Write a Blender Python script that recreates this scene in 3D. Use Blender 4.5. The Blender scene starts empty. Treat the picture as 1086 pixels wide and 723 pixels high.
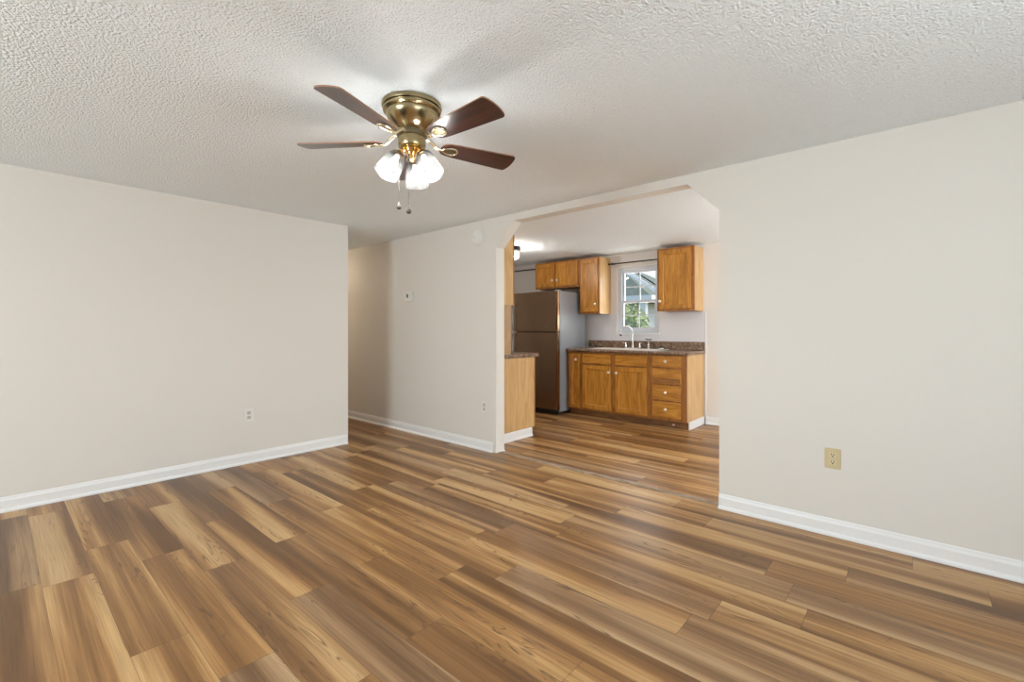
import bpy, bmesh, math, random
from mathutils import Vector, Matrix

PI = math.pi
R = math.radians
random.seed(7)
scene = bpy.context.scene
C = scene.collection

# ------------------------------------------------------------------ camera
TH = 0.72247                      # heading of the camera, from +X towards +Y
cam_d = bpy.data.cameras.new('camera')
cam_d.sensor_width = 36.0
cam_d.sensor_fit = 'HORIZONTAL'
cam_d.lens = 487.15 / 1086 * 36.0
cam_d.shift_y = -11.8 / 1086
cam_d.clip_start = 0.05
cam = bpy.data.objects.new('camera', cam_d)
cam.location = (0, 0, 1.1955)
cam.rotation_euler = (PI / 2, 0, TH - PI / 2)
C.objects.link(cam)
scene.camera = cam

# ------------------------------------------------------------------ view, world
scene.view_settings.view_transform = 'Standard'
scene.view_settings.look = 'None'
scene.view_settings.gamma = 1.0
scene.view_settings.use_curve_mapping = False
scene.view_settings.exposure = 0.15
scene.cycles.use_denoising = True
scene.cycles.max_bounces = 10
scene.cycles.diffuse_bounces = 6
scene.cycles.sample_clamp_indirect = 6.0
scene.cycles.caustics_reflective = False
scene.cycles.caustics_refractive = False

world = bpy.data.worlds.new('world')
scene.world = world
world.use_nodes = True
wn, wl = world.node_tree.nodes, world.node_tree.links
bg = wn['Background']
sky = wn.new('ShaderNodeTexSky')
sky.sky_type = 'NISHITA'
sky.sun_disc = False
sky.sun_elevation = R(48)
sky.sun_rotation = R(140)
sky.air_density = 1.0
sky.dust_density = 3.0
wl.new(sky.outputs['Color'], bg.inputs['Color'])
bg.inputs['Strength'].default_value = 0.34


def area_light(name, loc, rot, sx, sy, power, col):
    d = bpy.data.lights.new(name, 'AREA')
    d.shape = 'RECTANGLE'
    d.size, d.size_y, d.energy, d.color = sx, sy, power, col
    o = bpy.data.objects.new(name, d)
    o.location, o.rotation_euler = loc, rot
    C.objects.link(o)
    return o


# daylight through the windows (each lamp stands just outside its window)
DAY = (0.86, 0.945, 1.0)
P_BACK, P_RIGHT, P_KSIDE, P_KSINK = 185, 40, 72, 12
area_light('daylight_back', (-3.36, 1.80, 1.40), (0, R(-90), 0), 1.3, 1.7, P_BACK, DAY)
# upward area lamps added outside those windows as fill for the ceilings
P_FILL = 420
area_light('ceiling_fill_back', (-5.6, 1.8, -0.25), (R(180), 0, 0), 4.2, 5.0, P_FILL * 1.3, (0.91, 0.96, 1.0))
area_light('ceiling_fill_right', (0.9, -3.6, -0.25), (R(180), 0, 0), 4.6, 3.8, P_FILL, (0.91, 0.96, 1.0))
area_light('ceiling_fill_kitchen', (4.85, -3.6, -0.25), (R(180), 0, 0), 3.0, 3.8, P_FILL * .6, (0.91, 0.96, 1.0))
area_light('daylight_right', (0.9, -1.66, 1.40), (R(90), 0, 0), 2.0, 1.3, P_RIGHT, DAY)
area_light('daylight_kitchen_side', (4.85, -1.66, 1.15), (R(90), 0, 0), 1.7, 1.9, P_KSIDE, DAY)
area_light('daylight_sink', (6.32, 2.95, 1.68), (0, R(90), 0), 0.9, 0.62, P_KSINK, (1.0, 0.97, 0.93))
FAN_W, KITCH_W, DINING_FILL_W, HALL_FILL_W = 21.0, 27.0, 32.0, 17.0

# ------------------------------------------------------------------ materials
def new_mat(name):
    m = bpy.data.materials.new(name)
    m.use_nodes = True
    return m, m.node_tree.nodes, m.node_tree.links, m.node_tree.nodes['Principled BSDF']


def simple(name, col, rough=0.5, metal=0.0, bump=0.0, bscale=40.0, vary=0.0, coat=0.0):
    m, n, l, b = new_mat(name)
    b.inputs['Base Color'].default_value = (*col, 1)
    b.inputs['Roughness'].default_value = rough
    b.inputs['Metallic'].default_value = metal
    b.inputs['Coat Weight'].default_value = coat
    tc = n.new('ShaderNodeTexCoord')
    if bump or vary:
        no = n.new('ShaderNodeTexNoise')
        no.inputs['Scale'].default_value = bscale
        no.inputs['Detail'].default_value = 3
        l.new(tc.outputs['Object'], no.inputs['Vector'])
    if bump:
        bp = n.new('ShaderNodeBump')
        bp.inputs['Strength'].default_value = bump
        bp.inputs['Distance'].default_value = 0.002
        l.new(no.outputs['Fac'], bp.inputs['Height'])
        l.new(bp.outputs['Normal'], b.inputs['Normal'])
    if vary:
        mx = n.new('ShaderNodeMix')
        mx.data_type = 'RGBA'
        mx.inputs[6].default_value = (*[c * (1 - vary) for c in col], 1)
        mx.inputs[7].default_value = (*[min(1, c * (1 + vary)) for c in col], 1)
        l.new(no.outputs['Fac'], mx.inputs[0])
        l.new(mx.outputs[2], b.inputs['Base Color'])
    return m


def ramp(n, stops):
    r = n.new('ShaderNodeValToRGB')
    e = r.color_ramp.elements
    while len(e) > 1:
        e.remove(e[-1])
    e[0].position, e[0].color = stops[0][0], (*stops[0][1], 1)
    for p, c in stops[1:]:
        x = e.new(p)
        x.color = (*c, 1)
    return r


def math_node(n, l, op, a, b=None, c=None):
    m = n.new('ShaderNodeMath')
    m.operation = op
    for i, v in enumerate((a, b, c)):
        if v is None:
            continue
        if isinstance(v, (int, float)):
            m.inputs[i].default_value = v
        else:
            l.new(v, m.inputs[i])
    return m.outputs[0]


def mix_rgb(n, l, fac, a, b, mode='MIX'):
    m = n.new('ShaderNodeMix')
    m.data_type = 'RGBA'
    m.blend_type = mode
    for i, v in ((0, fac), (6, a), (7, b)):
        if isinstance(v, (int, float)):
            m.inputs[i].default_value = v
        elif isinstance(v, tuple):
            m.inputs[i].default_value = (*v, 1)
        else:
            l.new(v, m.inputs[i])
    return m.outputs[2]


def wood(name, dark, mid, light, axis, rough=0.38, fine=1.0, coat=0.1):
    """wood with its grain along one axis of the object"""
    m, n, l, b = new_mat(name)
    tc = n.new('ShaderNodeTexCoord')
    oi = n.new('ShaderNodeObjectInfo')
    cv = n.new('ShaderNodeCombineXYZ')
    off = math_node(n, l, 'MULTIPLY', oi.outputs['Random'], 31.0)
    for i in range(3):
        l.new(off, cv.inputs[i])
    ad = n.new('ShaderNodeVectorMath')
    l.new(tc.outputs['Object'], ad.inputs[0])
    l.new(cv.outputs[0], ad.inputs[1])
    def noise(scale, stretch, detail=3):
        mp = n.new('ShaderNodeMapping')
        s = [scale] * 3
        s['XYZ'.index(axis)] = scale / stretch
        mp.inputs['Scale'].default_value = s
        l.new(ad.outputs[0], mp.inputs['Vector'])
        no = n.new('ShaderNodeTexNoise')
        no.inputs['Scale'].default_value = 1.0
        no.inputs['Detail'].default_value = detail
        no.inputs['Distortion'].default_value = 0.6
        l.new(mp.outputs[0], no.inputs['Vector'])
        return no.outputs['Fac']
    big = noise(9 * fine, 6)
    small = noise(70 * fine, 14, 4)
    # cathedral rings: a folded low noise
    rings = math_node(n, l, 'PINGPONG', math_node(n, l, 'MULTIPLY', big, 9.0), 1.0)
    f = math_node(n, l, 'ADD', math_node(n, l, 'MULTIPLY', rings, 0.35),
                  math_node(n, l, 'MULTIPLY', small, 0.65))
    rp = ramp(n, [(0.22, dark), (0.5, mid), (0.78, light)])
    l.new(f, rp.inputs['Fac'])
    l.new(rp.outputs['Color'], b.inputs['Base Color'])
    b.inputs['Roughness'].default_value = rough
    b.inputs['Coat Weight'].default_value = coat
    b.inputs['Coat Roughness'].default_value = 0.25
    return m


OAK_D, OAK_M, OAK_L = (0.35, 0.135, 0.014), (0.50, 0.212, 0.026), (0.61, 0.285, 0.048)
M_oak_v = wood('oak_vertical', OAK_D, OAK_M, OAK_L, 'Z')
M_oak_h = wood('oak_horizontal', OAK_D, OAK_M, OAK_L, 'Y')
M_oak_frame = wood('oak_face_frame', (0.24, 0.088, 0.016), (0.35, 0.136, 0.027), (0.44, 0.19, 0.045), 'Z')
M_oak_side = wood('oak_end_veneer', (0.50, 0.29, 0.115), (0.60, 0.365, 0.155), (0.66, 0.42, 0.19), 'Z', fine=0.6)
M_oak_shaded = wood('oak_panel_shaded', (0.34, 0.195, 0.085), (0.42, 0.25, 0.11), (0.48, 0.30, 0.14), 'Z', fine=0.6)  # darker oak: the shade below the wall cabinet is put into the colour
M_toe = wood('toe_kick_wood', (0.13, 0.055, 0.016), (0.19, 0.085, 0.026), (0.25, 0.115, 0.036), 'Y', rough=0.5)
M_dark_strip = wood('worn_drawer_wood', (0.20, 0.08, 0.016), (0.36, 0.15, 0.030), (0.46, 0.21, 0.05), 'Y')

M_wall = simple('wall_paint', (0.715, 0.675, 0.622), 0.6, bump=0.10, bscale=130)
M_kwall = simple('kitchen_wall_paint', (0.72, 0.68, 0.645), 0.6, bump=0.10, bscale=130)
M_trim = simple('trim_white', (0.80, 0.79, 0.78), 0.3)
M_white_plastic = simple('white_plastic', (0.74, 0.71, 0.66), 0.35)
M_device = simple('device_white', (0.75, 0.73, 0.69), 0.4)
M_almond = simple('almond_plastic', (0.60, 0.49, 0.28), 0.35)
M_almond_in = simple('almond_receptacle', (0.66, 0.56, 0.35), 0.3)
M_grey_in = simple('receptacle_grey', (0.54, 0.50, 0.45), 0.4)
M_slot = simple('slot_grey', (0.22, 0.20, 0.18), 0.5)
M_dark = simple('dark_slot', (0.035, 0.028, 0.022), 0.5)
M_black = simple('black_metal', (0.012, 0.010, 0.009), 0.35, 0.6)
M_chrome = simple('chrome', (0.62, 0.61, 0.61), 0.12, 1.0)
M_knob = simple('pale_knob', (0.88, 0.80, 0.62), 0.25, 0.35)
M_vinyl = simple('window_vinyl', (0.64, 0.68, 0.74), 0.35)
M_panel = simple('splash_panel', (0.72, 0.70, 0.72), 0.3)
M_sink = simple('sink_enamel', (0.80, 0.74, 0.68), 0.2)
M_black_plastic = simple('black_plastic', (0.015, 0.014, 0.013), 0.4)

# ceiling with sprayed texture
def popcorn(name, col):
    m, n, l, b = new_mat(name)
    tc = n.new('ShaderNodeTexCoord')
    no = n.new('ShaderNodeTexNoise')
    no.inputs['Scale'].default_value = 120
    no.inputs['Detail'].default_value = 2.5
    no.inputs['Roughness'].default_value = 0.55
    l.new(tc.outputs['Object'], no.inputs['Vector'])
    vo = n.new('ShaderNodeTexVoronoi')
    vo.inputs['Scale'].default_value = 100
    vo.feature = 'SMOOTH_F1'
    l.new(tc.outputs['Object'], vo.inputs['Vector'])
    h = math_node(n, l, 'SUBTRACT', math_node(n, l, 'MULTIPLY', no.outputs['Fac'], 1.3), vo.outputs['Distance'])
    bp = n.new('ShaderNodeBump')
    bp.inputs['Strength'].default_value = 0.8
    bp.inputs['Distance'].default_value = 0.009
    l.new(h, bp.inputs['Height'])
    l.new(bp.outputs['Normal'], b.inputs['Normal'])
    b.inputs['Base Color'].default_value = (*col, 1)
    b.inputs['Roughness'].default_value = 0.85
    return m
M_ceil = popcorn('popcorn_ceiling', (0.90, 0.95, 0.985))

# floor of wide rustic planks running along Y
def plank_floor(name):
    m, n, l, b = new_mat(name)
    W, L = 0.180, 1.22
    tc = n.new('ShaderNodeTexCoord')
    sp = n.new('ShaderNodeSeparateXYZ')
    l.new(tc.outputs['Object'], sp.inputs[0])
    x = math_node(n, l, 'DIVIDE', math_node(n, l, 'ADD', sp.outputs['X'], 20.0 + 0.003), W)
    row = math_node(n, l, 'FLOOR', x)
    fx = math_node(n, l, 'FRACT', x)
    wn1 = n.new('ShaderNodeTexWhiteNoise'); wn1.noise_dimensions = '1D'
    l.new(row, wn1.inputs['W'])
    y = math_node(n, l, 'ADD', math_node(n, l, 'DIVIDE', math_node(n, l, 'ADD', sp.outputs['Y'], 20.0), L), wn1.outputs['Value'])
    col = math_node(n, l, 'FLOOR', y)
    fy = math_node(n, l, 'FRACT', y)
    cv = n.new('ShaderNodeCombineXYZ')
    l.new(row, cv.inputs[0]); l.new(col, cv.inputs[1])
    wn2 = n.new('ShaderNodeTexWhiteNoise'); wn2.noise_dimensions = '2D'
    l.new(cv.outputs[0], wn2.inputs['Vector'])
    rnd = wn2.outputs['Value']
    seed = math_node(n, l, 'MULTIPLY', rnd, 60.0)
    sc = n.new('ShaderNodeSeparateColor')
    l.new(wn2.outputs['Color'], sc.inputs[0])
    rnd2, rnd3 = sc.outputs[1], sc.outputs[2]

    def streak(sx, sy, detail, dist=0.0):
        c = n.new('ShaderNodeCombineXYZ')
        l.new(math_node(n, l, 'MULTIPLY', sp.outputs['X'], sx), c.inputs[0])
        l.new(math_node(n, l, 'MULTIPLY', sp.outputs['Y'], sy), c.inputs[1])
        l.new(seed, c.inputs[2])
        no = n.new('ShaderNodeTexNoise')
        no.inputs['Scale'].default_value = 1.0
        no.inputs['Detail'].default_value = detail
        no.inputs['Distortion'].default_value = dist
        l.new(c.outputs[0], no.inputs['Vector'])
        return no.outputs['Fac']
    band = streak(8.5, 0.38, 1.6, 0.30)
    mid = streak(60, 1.3, 5, 0.3)
    fine = streak(210, 3.0, 4)
    f = math_node(n, l, 'ADD', math_node(n, l, 'MULTIPLY', band, 1.85), math_node(n, l, 'MULTIPLY', mid, 0.42))
    f = math_node(n, l, 'ADD', f, math_node(n, l, 'MULTIPLY', math_node(n, l, 'SUBTRACT', rnd2, 0.5), 0.16))
    f = math_node(n, l, 'ADD', f, -0.65)
    rp = ramp(n, [(0.16, (0.150, 0.068, 0.022)), (0.40, (0.252, 0.120, 0.040)),
                  (0.56, (0.370, 0.190, 0.067)), (0.67, (0.490, 0.284, 0.114)), (0.92, (0.58, 0.37, 0.168))])
    l.new(f, rp.inputs['Fac'])
    # greyer boards
    rg = ramp(n, [(0.20, (0.15, 0.082, 0.040)), (0.45, (0.26, 0.152, 0.080)), (0.78, (0.42, 0.280, 0.160))])
    l.new(f, rg.inputs['Fac'])
    gsel = n.new('ShaderNodeMapRange')
    gsel.inputs['From Min'].default_value = 0.60
    gsel.inputs['From Max'].default_value = 1.1
    l.new(rnd3, gsel.inputs['Value'])
    c1 = mix_rgb(n, l, gsel.outputs[0], rp.outputs['Color'], rg.outputs['Color'])
    # fine grain
    fg = n.new('ShaderNodeMapRange')
    fg.inputs['From Min'].default_value = 0.3
    fg.inputs['From Max'].default_value = 0.7
    fg.inputs['To Min'].default_value = 0.80
    fg.inputs['To Max'].default_value = 1.16
    l.new(fine, fg.inputs['Value'])
    cc = n.new('ShaderNodeCombineColor')
    for i in range(3):
        l.new(fg.outputs[0], cc.inputs[i])
    c2 = mix_rgb(n, l, 1.0, c1, cc.outputs[0], 'MULTIPLY')
    # cathedral / knot marks
    kn = streak(18, 1.5, 2.0, 0.7)
    kr = math_node(n, l, 'PINGPONG', math_node(n, l, 'MULTIPLY', kn, 16.0), 1.0)
    km = n.new('ShaderNodeMapRange')
    km.inputs['From Min'].default_value = 0.74
    km.inputs['From Max'].default_value = 1.0
    l.new(kr, km.inputs['Value'])
    where = streak(11, 0.9, 1.0, 0.3)
    ks = n.new('ShaderNodeMapRange')
    ks.inputs['From Min'].default_value = 0.52
    ks.inputs['From Max'].default_value = 0.62
    l.new(where, ks.inputs['Value'])
    kf = math_node(n, l, 'MULTIPLY', math_node(n, l, 'MULTIPLY', km.outputs[0], ks.outputs[0]), 0.85)
    c3 = mix_rgb(n, l, kf, c2, (0.105, 0.052, 0.024))
    # joints
    ex = math_node(n, l, 'MINIMUM', fx, math_node(n, l, 'SUBTRACT', 1.0, fx))
    ey = math_node(n, l, 'MINIMUM', fy, math_node(n, l, 'SUBTRACT', 1.0, fy))
    jx = math_node(n, l, 'LESS_THAN', math_node(n, l, 'MULTIPLY', ex, W), 0.0009)
    jy = math_node(n, l, 'LESS_THAN', math_node(n, l, 'MULTIPLY', ey, L), 0.0012)
    j = math_node(n, l, 'MULTIPLY', math_node(n, l, 'MAXIMUM', jx, jy), 0.6)
    c4 = mix_rgb(n, l, j, c3, (0.06, 0.03, 0.015))
    l.new(c4, b.inputs['Base Color'])
    bp = n.new('ShaderNodeBump')
    bp.inputs['Strength'].default_value = 0.12
    bp.inputs['Distance'].default_value = 0.002
    l.new(math_node(n, l, 'SUBTRACT', math_node(n, l, 'MULTIPLY', fine, 0.6), j), bp.inputs['Height'])
    l.new(bp.outputs['Normal'], b.inputs['Normal'])
    b.inputs['Roughness'].default_value = 0.38
    b.inputs['Specular IOR Level'].default_value = 0.38
    return m
M_floor = plank_floor('rustic_planks')

def laminate(name):
    m, n, l, b = new_mat(name)
    tc = n.new('ShaderNodeTexCoord')
    no = n.new('ShaderNodeTexNoise')
    no.inputs['Scale'].default_value = 30
    no.inputs['Detail'].default_value = 6
    no.inputs['Roughness'].default_value = 0.7
    no.inputs['Distortion'].default_value = 0.8
    l.new(tc.outputs['Object'], no.inputs['Vector'])
    rp = ramp(n, [(0.30, (0.045, 0.024, 0.014)), (0.46, (0.17, 0.10, 0.062)), (0.58, (0.30, 0.20, 0.135)), (0.70, (0.52, 0.40, 0.30))])
    l.new(no.outputs['Fac'], rp.inputs['Fac'])
    l.new(rp.outputs['Color'], b.inputs['Base Color'])
    b.inputs['Roughness'].default_value = 0.3
    return m
M_lam = laminate('stone_pattern_laminate')
M_strip = wood('transition_strip_wood', (0.19, 0.125, 0.075), (0.31, 0.215, 0.14), (0.43, 0.32, 0.22), 'Y', rough=0.5, fine=2.2)
M_blade = wood('mahogany_blade', (0.016, 0.005, 0.004), (0.036, 0.009, 0.007), (0.066, 0.017, 0.012), 'X', rough=0.28, fine=1.0, coat=0.5)

def brushed(name, col, rough, axis, aniso=0.0, strength=0.05):
    m, n, l, b = new_mat(name)
    b.inputs['Base Color'].default_value = (*col, 1)
    b.inputs['Metallic'].default_value = 1.0
    b.inputs['Anisotropic'].default_value = aniso
    tc = n.new('ShaderNodeTexCoord')
    mp = n.new('ShaderNodeMapping')
    s = [300.0] * 3
    s['XYZ'.index(axis)] = 4.0
    mp.inputs['Scale'].default_value = s
    l.new(tc.outputs['Object'], mp.inputs['Vector'])
    no = n.new('ShaderNodeTexNoise')
    no.inputs['Scale'].default_value = 1.0
    l.new(mp.outputs[0], no.inputs['Vector'])
    rr = n.new('ShaderNodeMapRange')
    rr.inputs['To Min'].default_value = rough - strength
    rr.inputs['To Max'].default_value = rough + strength
    l.new(no.outputs['Fac'], rr.inputs['Value'])
    l.new(rr.outputs[0], b.inputs['Roughness'])
    return m
M_steel = brushed('brushed_steel', (0.34, 0.235, 0.16), 0.24, 'Y')  # brown of the reflected kitchen is put into the base colour
M_handle = simple('handle_steel', (0.36, 0.33, 0.30), 0.3, 0.9)
M_case = simple('fridge_case_grey', (0.34, 0.36, 0.39), 0.35, 0.25)
M_brass = brushed('antique_brass', (0.42, 0.34, 0.19), 0.24, 'Z')
M_brass_dark = brushed('aged_brass_dark', (0.20, 0.165, 0.10), 0.35, 'Z')
M_gold = simple('polished_brass', (0.86, 0.60, 0.25), 0.15, 1.0)
M_iron = simple('pale_brass_bracket', (0.80, 0.72, 0.55), 0.22, 1.0)
M_chain = simple('chain_metal', (0.085, 0.075, 0.062), 0.45, 0.3)

def glass_pane(name):
    m, n, l, b = new_mat(name)
    n.remove(b)
    out = n['Material Output']
    tr = n.new('ShaderNodeBsdfTransparent')
    tr.inputs['Color'].default_value = (0.96, 0.98, 0.98, 1)
    gl = n.new('ShaderNodeBsdfGlossy')
    gl.inputs['Roughness'].default_value = 0.02
    mx = n.new('ShaderNodeMixShader')
    mx.inputs[0].default_value = 0.025
    l.new(tr.outputs[0], mx.inputs[1]); l.new(gl.outputs[0], mx.inputs[2])
    l.new(mx.outputs[0], out.inputs['Surface'])
    return m
M_glass = glass_pane('window_glass')

def frosted(name, haze, clear):
    """thin hazy glass: most light passes straight through, a little scatters in the glass"""
    m, n, l, b = new_mat(name)
    n.remove(b)
    out = n['Material Output']
    tc = n.new('ShaderNodeTexCoord')
    no = n.new('ShaderNodeTexNoise'); no.inputs['Scale'].default_value = 24; no.inputs['Distortion'].default_value = 1.5
    l.new(tc.outputs['Object'], no.inputs['Vector'])
    rp = ramp(n, [(0.3, tuple(c * .7 for c in haze)), (0.7, tuple(c * 1.3 for c in haze))])
    l.new(no.outputs['Fac'], rp.inputs['Fac'])
    tl = n.new('ShaderNodeBsdfTranslucent'); l.new(rp.outputs['Color'], tl.inputs['Color'])
    df = n.new('ShaderNodeBsdfDiffuse'); l.new(rp.outputs['Color'], df.inputs['Color'])
    tr = n.new('ShaderNodeBsdfTransparent'); tr.inputs['Color'].default_value = (1, 1, 1, 1)
    gl = n.new('ShaderNodeBsdfGlossy'); gl.inputs['Roughness'].default_value = 0.2
    m1 = n.new('ShaderNodeMixShader'); m1.inputs[0].default_value = .5
    l.new(tl.outputs[0], m1.inputs[1]); l.new(df.outputs[0], m1.inputs[2])
    m2 = n.new('ShaderNodeMixShader'); m2.inputs[0].default_value = clear
    l.new(m1.outputs[0], m2.inputs[1]); l.new(tr.outputs[0], m2.inputs[2])
    m3 = n.new('ShaderNodeMixShader'); m3.inputs[0].default_value = 0.03
    l.new(m2.outputs[0], m3.inputs[1]); l.new(gl.outputs[0], m3.inputs[2])
    l.new(m3.outputs[0], out.inputs['Surface'])
    return m
M_shade = frosted('frosted_glass', (0.055, 0.0555, 0.0545), 0.52)
M_kshade = frosted('opal_glass', (0.12, 0.118, 0.11), 0.65)

def emit(name, col, s):
    m, n, l, b = new_mat(name)
    b.inputs['Base Color'].default_value = (*col, 1)
    b.inputs['Emission Color'].default_value = (*col, 1)
    b.inputs['Emission Strength'].default_value = s
    return m
M_bulb = emit('lit_bulb', (1.0, 0.96, 0.88), 4.0)

M_shingle = simple('roof_shingles', (0.16, 0.195, 0.145), 0.8, bump=0.6, bscale=9, vary=0.25)
M_fascia = simple('white_fascia', (0.82, 0.84, 0.86), 0.5)
M_siding = simple('pale_siding', (0.50, 0.54, 0.56), 0.6)
M_darkgreen = simple('shaded_green_siding', (0.10, 0.16, 0.12), 0.7)
M_leaf = simple('pale_leaves', (0.42, 0.50, 0.22), 0.6, vary=0.5, bscale=6)
M_bark = simple('bark', (0.14, 0.10, 0.07), 0.8)
M_ground = simple('lawn_ground', (0.20, 0.24, 0.11), 0.9, vary=0.3, bscale=3)

# ------------------------------------------------------------------ builders
def thing(name, label, cat, loc, group=None):
    o = bpy.data.objects.new(name, None)
    o.empty_display_size = 0.1
    o.location = loc
    C.objects.link(o)
    if label:
        o['label'] = label; o['category'] = cat
    if group:
        o['group'] = group
    return o

def wloc(o):
    v = Vector(o.location)
    while o.parent:
        o = o.parent
        v += Vector(o.location)
    return v

def part(name, bm, mat, parent=None, label=None, smooth=False, origin=None, loc=None):
    """bm is in world coordinates; the part's origin sits at its own centre (or `origin`)"""
    bmesh.ops.recalc_face_normals(bm, faces=bm.faces)
    if origin is None:
        lo = Vector([min(v.co[i] for v in bm.verts) for i in range(3)])
        hi = Vector([max(v.co[i] for v in bm.verts) for i in range(3)])
        origin = Vector(((lo.x + hi.x) / 2, (lo.y + hi.y) / 2, lo.z))
    origin = Vector(origin)
    bmesh.ops.translate(bm, verts=bm.verts, vec=-origin)
    me = bpy.data.meshes.new(name)
    bm.to_mesh(me); bm.free()
    mats = mat if isinstance(mat, (list, tuple)) else [mat]
    for mm in mats:
        me.materials.append(mm)
    if smooth:
        for p in me.polygons:
            p.use_smooth = True
        try:
            me.set_sharp_from_angle(angle=R(40))
        except Exception:
            pass
    o = bpy.data.objects.new(name, me)
    C.objects.link(o)
    if parent is not None:
        o.parent = parent
        o.location = origin - wloc(parent)
    else:
        o.location = origin
    if label:
        o['label'] = label
    return o

def struct(name, bm, mat, parent=None):
    o = part(name, bm, mat, parent, origin=(0, 0, 0) if parent is None else None)
    if parent is None:
        o['kind'] = 'structure'
    return o

def tag(o, label, cat, group=None):
    o['label'] = label; o['category'] = cat
    if group:
        o['group'] = group
    return o

def box(bm, x0, y0, z0, x1, y1, z1, bevel=0.0):
    r = bmesh.ops.create_cube(bm, size=1.0)
    vs = r['verts']
    for v in vs:
        v.co = Vector((x0 + (v.co.x + .5) * (x1 - x0), y0 + (v.co.y + .5) * (y1 - y0), z0 + (v.co.z + .5) * (z1 - z0)))
    if bevel:
        es = list({e for v in vs for e in v.link_edges})
        bmesh.ops.bevel(bm, geom=es, offset=bevel, segments=2, affect='EDGES', clamp_overlap=True)
    return bm

def B(*a, **k):
    return box(bmesh.new(), *a, **k)

def prism(pts, vec, bm=None):
    """closed polygon (list of 3D points) pushed along vec"""
    bm = bm or bmesh.new()
    vs = [bm.verts.new(p) for p in pts]
    f = bm.faces.new(vs)
    r = bmesh.ops.extrude_face_region(bm, geom=[f])
    bmesh.ops.translate(bm, verts=[e for e in r['geom'] if isinstance(e, bmesh.types.BMVert)], vec=vec)
    return bm

def lathe(prof, seg=40, bm=None, mat4=None):
    """profile (r, z) about Z"""
    bm = bm or bmesh.new()
    rings = []
    for r, z in prof:
        if r < 1e-6:
            rings.append([bm.verts.new((0, 0, z))])
        else:
            rings.append([bm.verts.new((r * math.cos(2 * PI * k / seg), r * math.sin(2 * PI * k / seg), z)) for k in range(seg)])
    new = [v for r in rings for v in r]
    for a, b in zip(rings[:-1], rings[1:]):
        if len(a) == 1 and len(b) == 1:
            continue
        for k in range(seg):
            k2 = (k + 1) % seg
            if len(a) == 1:
                bm.faces.new((a[0], b[k2], b[k]))
            elif len(b) == 1:
                bm.faces.new((a[k], a[k2], b[0]))
            else:
                bm.faces.new((a[k], a[k2], b[k2], b[k]))
    if mat4 is not None:
        bmesh.ops.transform(bm, matrix=mat4, verts=new)
    return bm

def tube(path, rad, seg=12, bm=None, closed=False):
    """round bar along a path; rad is a number or a list"""
    bm = bm or bmesh.new()
    P = [Vector(p) for p in path]
    n = len(P)
    rings = []
    up = Vector((0.013, 0.021, 1)).normalized()
    for i, p in enumerate(P):
        if closed:
            t = (P[(i + 1) % n] - P[i - 1]).normalized()
        else:
            t = (P[min(i + 1, n - 1)] - P[max(i - 1, 0)]).normalized()
        u = t.cross(up)
        if u.length < 0.1:
            u = t.cross(Vector((1, 0.02, 0)))
        u.normalize()
        w = t.cross(u)
        r = rad[i] if isinstance(rad, (list, tuple)) else rad
        rings.append([bm.verts.new(p + r * (math.cos(2 * PI * k / seg) * u + math.sin(2 * PI * k / seg) * w)) for k in range(seg)])
    pairs = list(zip(rings[:-1], rings[1:]))
    if closed:
        pairs.append((rings[-1], rings[0]))
    for a, b in pairs:
        for k in range(seg):
            bm.faces.new((a[k], a[(k + 1) % seg], b[(k + 1) % seg], b[k]))
    if not closed:
        bm.faces.new(rings[0]); bm.faces.new(rings[-1])
    return bm

def T(x, y, z):
    return Matrix.Translation((x, y, z))

# ------------------------------------------------------------------ room shell
H = 2.286
XW0, XW1 = 3.24, 3.355         # wall with the opening
YL = 4.50                      # left wall
XB, YR = -3.20, -1.50          # walls behind the camera
XK = 6.02                      # sink wall
YK = 5.75                      # far left wall of the kitchen
YH = 7.6                       # end of the hallway
JR, JL = 0.998, 3.06           # jambs of the opening

struct('floor', B(XB - .1, YR - .1, -0.08, XK + .1, YH + .1, 0), M_floor)
struct('ceiling', B(XB - .1, YR - .1, H, XK + .1, YH + .1, H + .08), M_ceil)

pts = [(YR, 0), (JR, 0), (JR, 2.005), (1.215, 2.220), (2.835, 2.220), (JL, 1.995), (JL, 0), (YH, 0), (YH, H), (YR, H)]
struct('wall_front', prism([(XW0, y, z) for y, z in pts], (XW1 - XW0, 0, 0)), M_wall)
struct('wall_left', B(XB, YL, 0, 2.49, YL + .115, H), M_wall)
struct('wall_hall', B(2.375, YL + .115, 0, 2.49, YH, H), M_wall)
struct('wall_hall_end', B(2.375, YH, 0, XW1, YH + .1, H), M_wall)

def wall_with_hole(name, axis, c0, c1, a0, a1, h0, h1, z0, z1, mat):
    """wall slab between c0 and c1 on `axis`, spanning a0..a1, with one rectangular hole"""
    bm = bmesh.new()
    def seg(p, q, zl, zh):
        if q - p < 1e-4 or zh - zl < 1e-4:
            return
        if axis == 'X':
            box(bm, c0, p, zl, c1, q, zh)
        else:
            box(bm, p, c0, zl, q, c1, zh)
    seg(a0, h0, 0, H); seg(h1, a1, 0, H); seg(h0, h1, 0, z0); seg(h0, h1, z1, H)
    return struct(name, bm, mat)

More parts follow.
